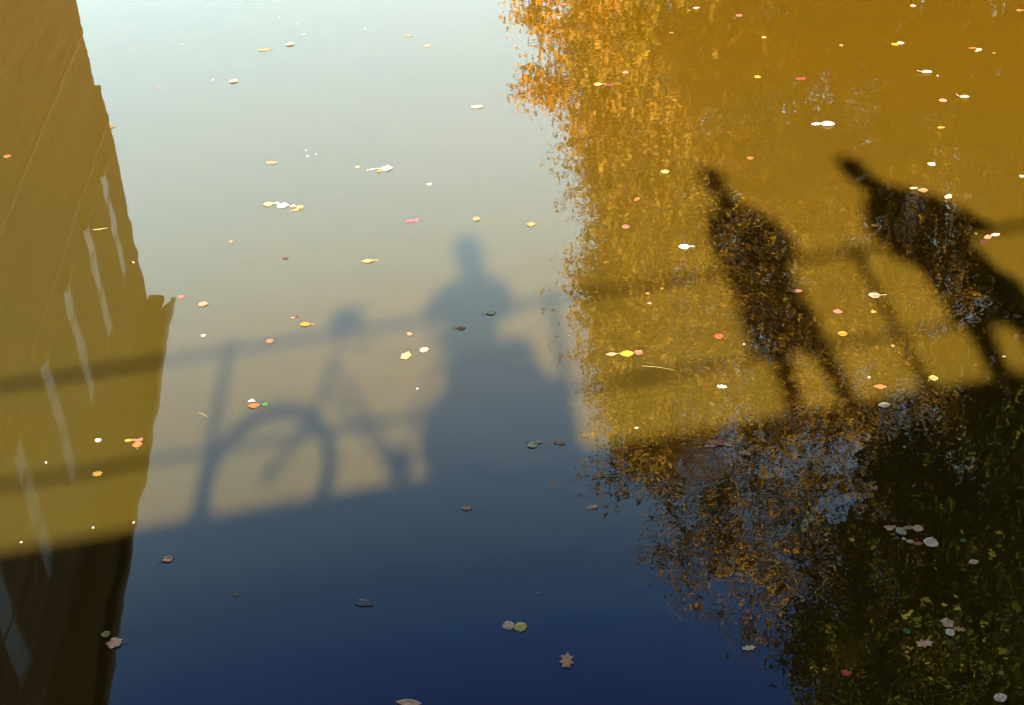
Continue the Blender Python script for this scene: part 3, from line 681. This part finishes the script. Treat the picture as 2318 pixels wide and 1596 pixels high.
LEAVES = """
-3.429 14.874 0.031 0.033 scrap cream 0 1 0|tiny pale leaf scrap, leftmost on the bright open water near the top
-2.480 14.572 0.142 0.085 oak gold 5 1 0|long narrow pale orange leaf left of the boat shaped one near the top
-2.226 14.687 0.089 0.085 boat cream 10 3 0|cream boat shaped leaf with brown underside near the top of the open water
-2.106 14.971 0.048 0.051 scrap cream 15 1 0|small pale leaf just above the boat shaped leaf at the top
-2.707 13.731 0.090 0.088 boat cream 0 3 0|cream curled leaf like a shallow bowl, upper left of the open water
-3.468 13.683 0.038 0.040 scrap peach -15 1 0|small pinkish white leaf scrap near the upper edge of the building reflection
-3.754 12.742 0.048 0.050 boat orange 0 2 0|small orange curled leaf touching the edge of the building reflection
-2.096 11.751 0.110 0.072 oak peach -10 1 0|lobed pale pink leaf above the cluster of stuck together leaves
-0.942 14.773 0.078 0.073 beech peach -15 1 0|faint pink orange leaf near the top middle of the open water
-0.732 14.440 0.073 0.059 oak paleyellow 0 1 0|small pale yellow leaf close below the faint pink one at the top
-0.214 12.762 0.117 0.086 oak cream 0 2 0|bright white lobed leaf alone left of the orange tree reflection
-1.299 11.566 0.047 0.045 scrap paleyellow 0 1 0|small pale yellow leaf scrap just left of the white leaf with long stalk
-1.030 11.510 0.103 0.108 maple white 0 3 1|brilliant white maple leaf with a long white stalk pointing left
-1.099 11.460 0.047 0.049 round yellow 30 2 0|small yellow leaf tucked under the white maple leaf with long stalk
-2.031 10.928 0.085 0.086 beech paleyellow 12 2 0|yellowish leaf at the left end of the chain of stuck together leaves
-1.961 10.943 0.059 0.046 scrap cream 0 1 0|small pale leaf second from left in the chain of stuck together leaves
-1.897 10.889 0.104 0.098 maple white 0 2 0|large white leaf in the middle of the chain of stuck together leaves
-1.810 10.873 0.057 0.059 scrap cream -20 1 0|cream leaf right of the middle of the chain of stuck together leaves
-1.748 10.842 0.066 0.069 round gold 0 2 0|pale orange round leaf at the right end of the chain of leaves
-1.778 10.793 0.058 0.060 oak gold 20 1 1|pale orange leaf with stalk at the lower edge of the chain of leaves
-2.263 10.287 0.033 0.034 curl peach 0 2 0|faint peach curl of leaf left of the open water middle
-1.780 9.960 0.055 0.026 scrap darkred 0 2 0|thin dark red and white leaf above the yellow leaf by the railing shadow
-1.113 9.845 0.098 0.058 beech gold 180 2 1|cream oval leaf with its stalk pointing right, left of the photographer's head shadow
-2.536 9.441 0.051 0.054 round coral 0 0 0|blurry coral red leaf just right of the roof corner reflection
-2.341 9.311 0.076 0.079 maple peach 0 3 0|crumpled peach leaf right of the coral red one near the roof corner reflection
-1.628 9.042 0.037 0.017 beech peach 5 1 0|thin pink leaf sliver above the bright yellow leaf by the railing shadow
-1.598 9.059 0.026 0.023 scrap darkred 20 1 0|dull red leaf scrap touching the thin pink sliver by the railing shadow
-0.768 10.494 0.147 0.080 oak purple 8 0 0|long dull purple sunken leaf above left of the photographer's head shadow
-0.648 11.147 0.044 0.046 scrap white 0 2 0|small white leaf right of the white maple leaf with long stalk
-0.236 10.461 0.066 0.069 round gold 0 3 0|crumpled orange cream leaf straight above the photographer's head shadow
0.212 10.317 0.069 0.072 beech gold 170 2 0|orange cream oval leaf above and right of the photographer's head shadow
-0.141 8.963 0.077 0.059 beech palegreen 12 2 1|olive green leaf on the chest of the photographer's shadow
-2.272 8.858 0.037 0.025 curl white 15 1 0|small white leaf curl left of the first railing post shadow
-1.528 8.940 0.081 0.056 beech yellow 175 2 1|bright yellow pointed leaf just above the top rail shadow
-1.766 8.731 0.058 0.060 beech peach 25 2 0|peach coloured leaf lying on the top rail shadow
-1.803 7.982 0.053 0.036 scrap white 0 3 0|white torn leaf resting against an orange oval leaf above the wheel shadow
-1.782 7.921 0.086 0.055 beech orange 3 2 0|orange oval leaf above the bicycle wheel shadow
-1.709 7.934 0.041 0.043 maple green 120 1 1|small green leaf with pale stalk right of the orange oval leaf
-0.738 8.727 0.047 0.037 curl peach -45 2 0|tiny peach leaf curl above the cream maple leaf beside the photographer's shadow
-0.759 8.447 0.101 0.075 maple paleyellow 70 2 0|cream yellow maple leaf left of the photographer's shadow
-0.630 8.508 0.066 0.069 oak cream 215 2 0|narrow cream oak leaf at the left edge of the photographer's shadow
-0.366 8.775 0.069 0.046 beech copper 0 2 1|brown orange pointed leaf on the middle of the photographer's shadow
0.072 7.352 0.026 0.027 round teal 0 1 0|tiny blue green leaf touching a pale green one in the bridge shadow
0.102 7.312 0.068 0.063 round palegreen 200 2 1|pale green crumpled leaf low in the photographer's shadow
0.147 7.342 0.044 0.038 oak mauve -20 2 0|greyish pink leaf touching the right side of the pale green one
0.278 7.323 0.075 0.051 oak brown -20 2 0|ragged brown oak leaf right of the pale green leaf in shade
0.419 8.593 0.016 0.017 scrap orange 0 1 0|tiny orange leaf scrap left of the gold tree reflection, beside a post shadow
-2.574 7.596 0.057 0.037 oak yellow 0 2 0|small yellow leaf at the left of the trio on the building reflection edge
-2.520 7.592 0.082 0.045 scrap coral 0 2 0|pink orange leaf at the top of the trio on the building reflection edge
-2.509 7.546 0.065 0.068 round orange 100 2 1|bright orange leaf with stalk down, lowest of the trio on the building reflection edge
-2.711 7.252 0.067 0.062 oak yellow 165 1 0|golden oak leaf lying on the mid rail shadow in the building reflection
-2.783 7.615 0.044 0.037 curl tan -25 1 0|thin grey brown leaf curl left of the trio on the building reflection
-2.101 6.384 0.072 0.055 beech tan 20 2 1|tan curled leaf in the shade right of the building reflection
-1.656 6.045 0.036 0.018 beech olive 0 1 0|tiny dull olive leaf alone in the deep blue shade at lower left
-2.346 5.780 0.052 0.050 round olive 0 1 0|round olive green leaf above the pink tan leaf at the lower left edge
-2.285 5.704 0.090 0.086 maple mauve 180 2 1|large pink tan crumpled leaf straddling the edge of the dark building reflection
-4.623 12.190 0.075 0.067 beech orange 0 1 0|small bright orange leaf at the far left edge of the picture
-0.328 6.710 0.061 0.050 oak brown 180 2 0|small brown oak leaf in the blue bridge shadow below the photographer's shadow
0.443 6.657 0.075 0.040 oak mauve 10 2 0|faded peach leaf left of the bare twig reflections
-0.098 5.684 0.066 0.069 round mauve 20 1 0|round pink grey leaf touching a yellow green one in the deep blue shade
-0.032 5.667 0.077 0.074 round yellowgreen 30 1 0|yellow green leaf with dark veins beside the round pink grey leaf
0.207 5.396 0.113 0.081 oak brown 85 1 0|upright brown oak leaf with clear lobes near the bottom middle
-0.632 5.155 0.141 0.046 beech tan -10 2 0|large tan leaf cut off by the bottom edge of the picture
-0.911 5.920 0.112 0.067 scrap navy -10 0 0|dark navy blue sunken scrap in the deep blue shade
0.792 15.479 0.064 0.068 boat coral 0 2 0|small red orange leaf at the top of the orange tree reflection
2.248 15.156 0.079 0.045 beech cream 0 2 0|thin cream leaf near the top edge over the gold tree reflection
2.673 14.847 0.074 0.075 boat coral 0 2 0|curled coral pink leaf near the top over the gold reflection
1.882 14.447 0.052 0.053 oak orange 0 1 0|small orange leaf left of the yellow glints near the top
2.824 14.177 0.049 0.051 round paleyellow 15 1 0|small pale oval leaf below and right of the curled coral one
1.290 13.419 0.064 0.063 boat peach 0 2 0|small pink cream leaf right above the yellow and red leaf pair
0.992 13.157 0.088 0.071 beech paleyellow 180 2 1|pale yellow pointed leaf at the left of a yellow and red pair
1.101 13.123 0.092 0.055 oak red 0 2 0|red leaf at the right of a yellow and red pair
2.579 13.134 0.067 0.071 maple brightyellow 0 2 0|vivid yellow small leaf left of the sunken red orange one
2.195 11.330 0.066 0.060 beech orange 0 2 0|orange oval leaf above and between the two leaning people's head shadows
4.580 14.867 0.062 0.064 boat cream 0 2 0|small cream leaf near the top edge right of the middle
5.654 14.568 0.085 0.076 oak orange 0 2 0|bright orange leaf in the top right corner
3.565 13.843 0.045 0.048 beech peach 0 1 0|tiny peach leaf left of the joined yellow and cream leaves
4.109 13.791 0.075 0.078 oak brightyellow 0 2 0|pale lemon leaf joined to a cream one near the top right
4.175 13.824 0.070 0.074 round cream 15 2 0|cream oval leaf joined to the pale lemon one near the top right
4.846 13.586 0.089 0.036 beech orange 0 1 0|thin orange strip of leaf on the left of the three pieced cluster at top right
4.896 13.537 0.062 0.066 beech cream 0 2 0|cream pointed leaf on the right of the three pieced cluster at top right
4.859 13.494 0.040 0.042 round peach 0 2 0|small peach leaf below the three pieced cluster at top right
5.017 13.425 0.038 0.028 beech yellow 0 1 0|tiny yellow sliver right of the three pieced cluster at top right
4.227 13.029 0.104 0.072 boat cream 0 3 1|cream boat shaped leaf with raised stalk, upper of two on the right
2.985 13.037 0.114 0.076 oak red 0 0 0|sunken red orange leaf right of the vivid yellow one
4.190 12.339 0.075 0.076 boat peach 0 2 0|pale peach squarish leaf left of the lower cream boat shaped leaf
4.412 12.393 0.087 0.063 boat cream 0 3 1|cream boat shaped leaf with upturned tip, lower of two on the right
2.913 11.966 0.091 0.058 oak white 0 2 0|white leaf forming the left tip of the big white pair at upper right
3.015 11.944 0.126 0.102 boat white 0 3 0|large white curled leaf forming the right part of the big white pair
4.009 11.752 0.074 0.044 beech yellow 0 2 0|thin golden yellow leaf right of the big white pair
3.718 11.025 0.070 0.068 round cream 0 3 0|cream domed leaf above the back of the right leaning person's shadow
1.420 11.150 0.075 0.074 oak paleyellow -10 2 0|pale yellow oak leaf left of the first leaning person's head shadow
1.122 10.660 0.079 0.042 beech orange 55 2 0|small orange and cream slanted leaf near the left side of the gold reflection
0.983 10.188 0.068 0.068 beech coral 170 2 0|pink orange oval leaf at the left edge of the gold reflection
1.410 9.806 0.090 0.083 beech white 180 2 1|white oval leaf with short stalk left of the first leaning person's shadow
1.283 9.275 0.038 0.040 scrap darkred -10 1 0|small dark red leaf on the top rail shadow in the gold reflection
1.161 9.185 0.025 0.026 round yellow 0 1 0|tiny yellow leaf below the top rail shadow in the gold reflection
1.044 9.124 0.033 0.023 beech peach 0 1 0|tiny cream peach leaf left below a tiny yellow one
1.044 8.983 0.034 0.034 scrap peach 0 1 0|faint peach leaf scrap under the rail shadow near the left of the gold reflection
2.153 9.043 0.099 0.049 beech salmon 185 2 0|pinkish red pointed leaf at the hip of the first leaning person's shadow
2.046 10.079 0.032 0.027 scrap yellowgreen 0 1 0|tiny yellow green leaf on the shoulder of the first leaning person's shadow
3.452 10.600 0.069 0.037 oak tan 0 2 0|narrow tan leaf joined to a cream one on the right person's back shadow
3.513 10.552 0.088 0.078 beech gold -8 2 0|cream tan oval leaf on the right leaning person's back shadow
3.687 10.408 0.095 0.058 beech cream 50 3 0|bright cream pointed leaf at the edge of the right person's back shadow
4.399 10.713 0.047 0.049 beech cream -20 2 0|cream leaf cut off by the right edge in the upper part
2.982 9.989 0.071 0.051 beech copper 0 1 0|orange brown oval leaf on the chest of the right leaning person's shadow
3.869 9.738 0.078 0.043 beech tan 10 2 0|slender tan leaf at the right end of a brown and dark red group
3.797 9.703 0.076 0.052 round brick 45 2 0|rusty brown leaf in the middle of a group near the right edge
3.743 9.641 0.065 0.056 scrap darkred 0 1 0|deep dark red leaf at the lower left of a group near the right edge
2.713 8.928 0.095 0.080 beech cream 172 2 1|large cream beech leaf with ribbed veins between the two people's shadows
2.397 8.730 0.072 0.061 beech coral -20 2 0|salmon red leaf between the two people's shadows, left of a tiny yellow one
2.653 8.707 0.045 0.047 scrap yellow 0 2 0|small yellow torn leaf below the large ribbed cream leaf
3.647 8.535 0.066 0.055 beech rust 0 2 0|rusty orange leaf near the right edge beside the right person's legs shadow
3.727 9.773 0.026 0.027 round olive 0 1 0|tiny olive yellow leaf left of the rusty brown group near the right edge
1.487 8.485 0.074 0.063 round deeporange 45 2 0|round deep orange leaf left of the first leaning person's legs shadow
0.700 8.323 0.080 0.043 beech peach 180 2 1|peach pointed leaf at the left end of the row with a vivid yellow one
0.813 8.323 0.095 0.076 round brightyellow 0 1 0|vivid yellow round leaf in the middle of a row of three
0.895 8.327 0.059 0.058 round coral 0 3 0|pink red curled leaf at the right end of a row of three
1.414 7.855 0.069 0.042 oak white -20 3 0|white twisted leaf left of the first leaning person's feet shadow
0.790 7.441 0.027 0.013 beech white 0 1 0|tiny white leaf sliver above the ripple rings
1.244 7.204 0.095 0.027 beech tan 4 1 0|long thin tan leaf at the bottom of the heap above the ripple rings
1.268 7.243 0.078 0.049 round copper 0 2 0|orange brown leaf at the back of the heap above the ripple rings
1.318 7.227 0.064 0.065 maple brick 0 3 0|rusty red leaf on top of the heap above the ripple rings
1.356 7.207 0.042 0.044 beech tan 30 2 0|tan orange leaf at the right end of the heap above the ripple rings
1.451 7.109 0.091 0.052 oak brown -15 0 0|dull brown sunken leaf right of the ripple rings
2.364 8.432 0.074 0.066 beech brightorange -5 2 0|glossy orange yellow leaf right of the first leaning person's legs shadow
2.677 8.246 0.028 0.029 beech yellow -30 1 0|tiny yellow leaf under the mid rail shadow near the third post shadow
2.846 7.828 0.060 0.063 round ochre 40 2 1|ochre leaf with stalk at the foot of the third post shadow
2.466 7.759 0.089 0.050 beech orange -12 2 0|bright orange oval leaf just above the bridge edge shadow at right
2.442 7.546 0.085 0.062 beech greycream 180 2 1|big grey cream leaf just inside the bridge shadow at right
2.518 7.515 0.049 0.052 round olive 0 1 0|olive ochre leaf touching the stalk of the big grey cream leaf
3.394 8.040 0.030 0.018 beech cream 8 1 0|tiny cream sliver between the right person's leg shadows
1.186 5.418 0.076 0.038 oak greycream 5 2 0|pale lobed leaf over the bare treetop reflection near the bottom
2.173 6.324 0.073 0.049 scrap tan 0 2 0|tan leaf at the left end of the hooked chain of leaves at lower right
2.230 6.288 0.081 0.058 beech greyolive -60 2 0|grey olive leaf on the bend of the hooked chain at lower right
2.281 6.318 0.069 0.031 beech brown 0 1 0|thin brown leaf between two leaves on top of the hooked chain
2.335 6.307 0.064 0.059 round tan 0 2 0|tan orange round leaf at the upper right end of the hooked chain
2.188 6.232 0.032 0.030 scrap purple 0 1 0|tiny purple leaf left of the bend of the hooked chain
2.229 6.226 0.029 0.025 scrap greycream 0 1 0|tiny white leaf below the bend of the hooked chain
2.258 6.196 0.050 0.030 beech mauve -15 2 0|pink leaf in the lower row of the hooked chain
2.300 6.175 0.059 0.028 beech brick 0 1 0|brownish red leaf in the lower row of the hooked chain
2.374 6.174 0.083 0.087 round greycream 30 3 0|large square cream leaf at the lower right end of the hooked chain
2.569 5.997 0.060 0.039 beech mauve 5 1 0|smooth pinkish oval leaf alone at the dark right side
2.564 6.182 0.040 0.030 beech green -15 1 0|small green leaf upper right in the dark reflection
2.052 5.482 0.042 0.044 round green 0 1 0|bright green small leaf left of the pink and cream pair at lower right
2.287 5.523 0.075 0.072 maple mauve -60 2 0|pinkish tan lobed leaf on top of a cream one at lower right
2.278 5.454 0.053 0.055 round greycream 10 2 0|cream leaf below the pinkish tan lobed one at lower right
2.338 5.475 0.070 0.042 oak copper -10 1 0|orange brown leaf right of the pink and cream pair at lower right
2.123 5.384 0.097 0.062 oak tan 10 2 0|large tan ragged leaf below left of the pink and cream pair
1.662 5.205 0.049 0.051 maple scarlet 0 1 0|bright red leaf in the dark tree reflection near the bottom
2.399 4.980 0.069 0.058 round greycream 10 3 0|cream crumpled leaf in the bottom right corner
1.928 6.239 0.031 0.032 round mustard 0 1 0|small dull yellow leaf left of the hooked chain of leaves
"""
for ln_ in LEAVES.strip().split('\n'):
    a_, lab = ln_.split('|'); X, Y, L_, W_, sh, co, an, cu, st = a_.split()
    fallen(float(X), float(Y), float(L_), float(W_), sh, co, float(an), int(cu), int(st), lab)
fluffm = mat('seed_fluff', (.9, .9, .86), .9, scale=200)
SPECKS = """
-2.445 15.555|tiny white fluff speck near the top edge left of the middle
-2.206 15.310|tiny white fluff speck just above the small pale leaf at the top
-2.935 13.805|tiny white fluff speck left of the bowl shaped cream leaf
-1.801 11.970|upper left of three fluff specks above the chain of leaves
-1.777 11.844|lower of three white fluff specks above the chain of leaves
-1.702 11.879|right of three white fluff specks above the chain of leaves
-1.433 15.041|tiny white fluff speck left of the faint pink leaf at the top
-0.665 8.021|white fluff speck left of the photographer's shadow below the oak leaf
-0.539 7.512|white fluff speck at the lower left edge of the photographer's shadow
-3.078 7.399|white fluff speck between two bright window reflections on the building
-2.620 6.712|white fluff speck just above the bridge edge shadow in the building reflection
-3.034 6.609|white fluff speck near the left edge above the bridge edge shadow
-2.376 6.740|white fluff speck on the edge of the building reflection above the shade
-0.151 6.221|upper white fluff speck in the deep blue shade
0.079 5.934|lower white fluff speck in the deep blue shade
4.307 12.934|white fluff speck right of the upper cream boat shaped leaf
1.649 8.361|white fluff speck right below the round deep orange leaf
2.422 7.876|white fluff speck above the bright orange oval leaf at right
-3.018 10.023|white fluff speck at the roof edge reflection above its corner
"""
for ln_ in SPECKS.strip().split('\n'):
    a_, lab = ln_.split('|'); X, Y = map(float, a_.split())
    bm = bmesh.new(); bmesh.ops.create_icosphere(bm, subdivisions=2, radius=.0042)
    for v in bm.verts: v.co *= random.uniform(.6, 1.35); v.co.z = v.co.z*.6+.003
    for k in range(7):
        a = k*.9+random.random(); tube(bm, [(0, 0, .003), (.007*math.cos(a), .007*math.sin(a), .004+.003*random.random())], .0007, 3)
    o = part('seed_fluff', bm, fluffm); o.location = (X, Y, 0); tag(o, lab, 'fluff', 'white fluff specks floating on the canal')
strawm = mat('dry_grass', (.3, .24, .09), .7, scale=40)
for pts, r_, lb in (([(.904, 8.156), (1.0, 8.135), (1.115, 8.09)], .0012, 'long thin dry grass stem on the mid rail shadow at the gold reflection'),
                    ([(-2.159, 7.878), (-2.12, 7.852), (-2.085, 7.818)], .0014, 'faint short grass stem left of the first railing post shadow'),
                    ([(-3.475, 10.625), (-3.42, 10.63), (-3.352, 10.647)], .0022, 'short dry grass stem between window reflections on the building')):
    cx, cy = pts[0]; bm = bmesh.new(); tube(bm, [(x-cx, y-cy, .003) for x, y in pts], [r_, r_, r_*.6], 5)
    o = part('grass_stem', bm, strawm, None, True); o.location = (cx, cy, 0); tag(o, lb, 'grass stem', 'grass stems floating on the canal')
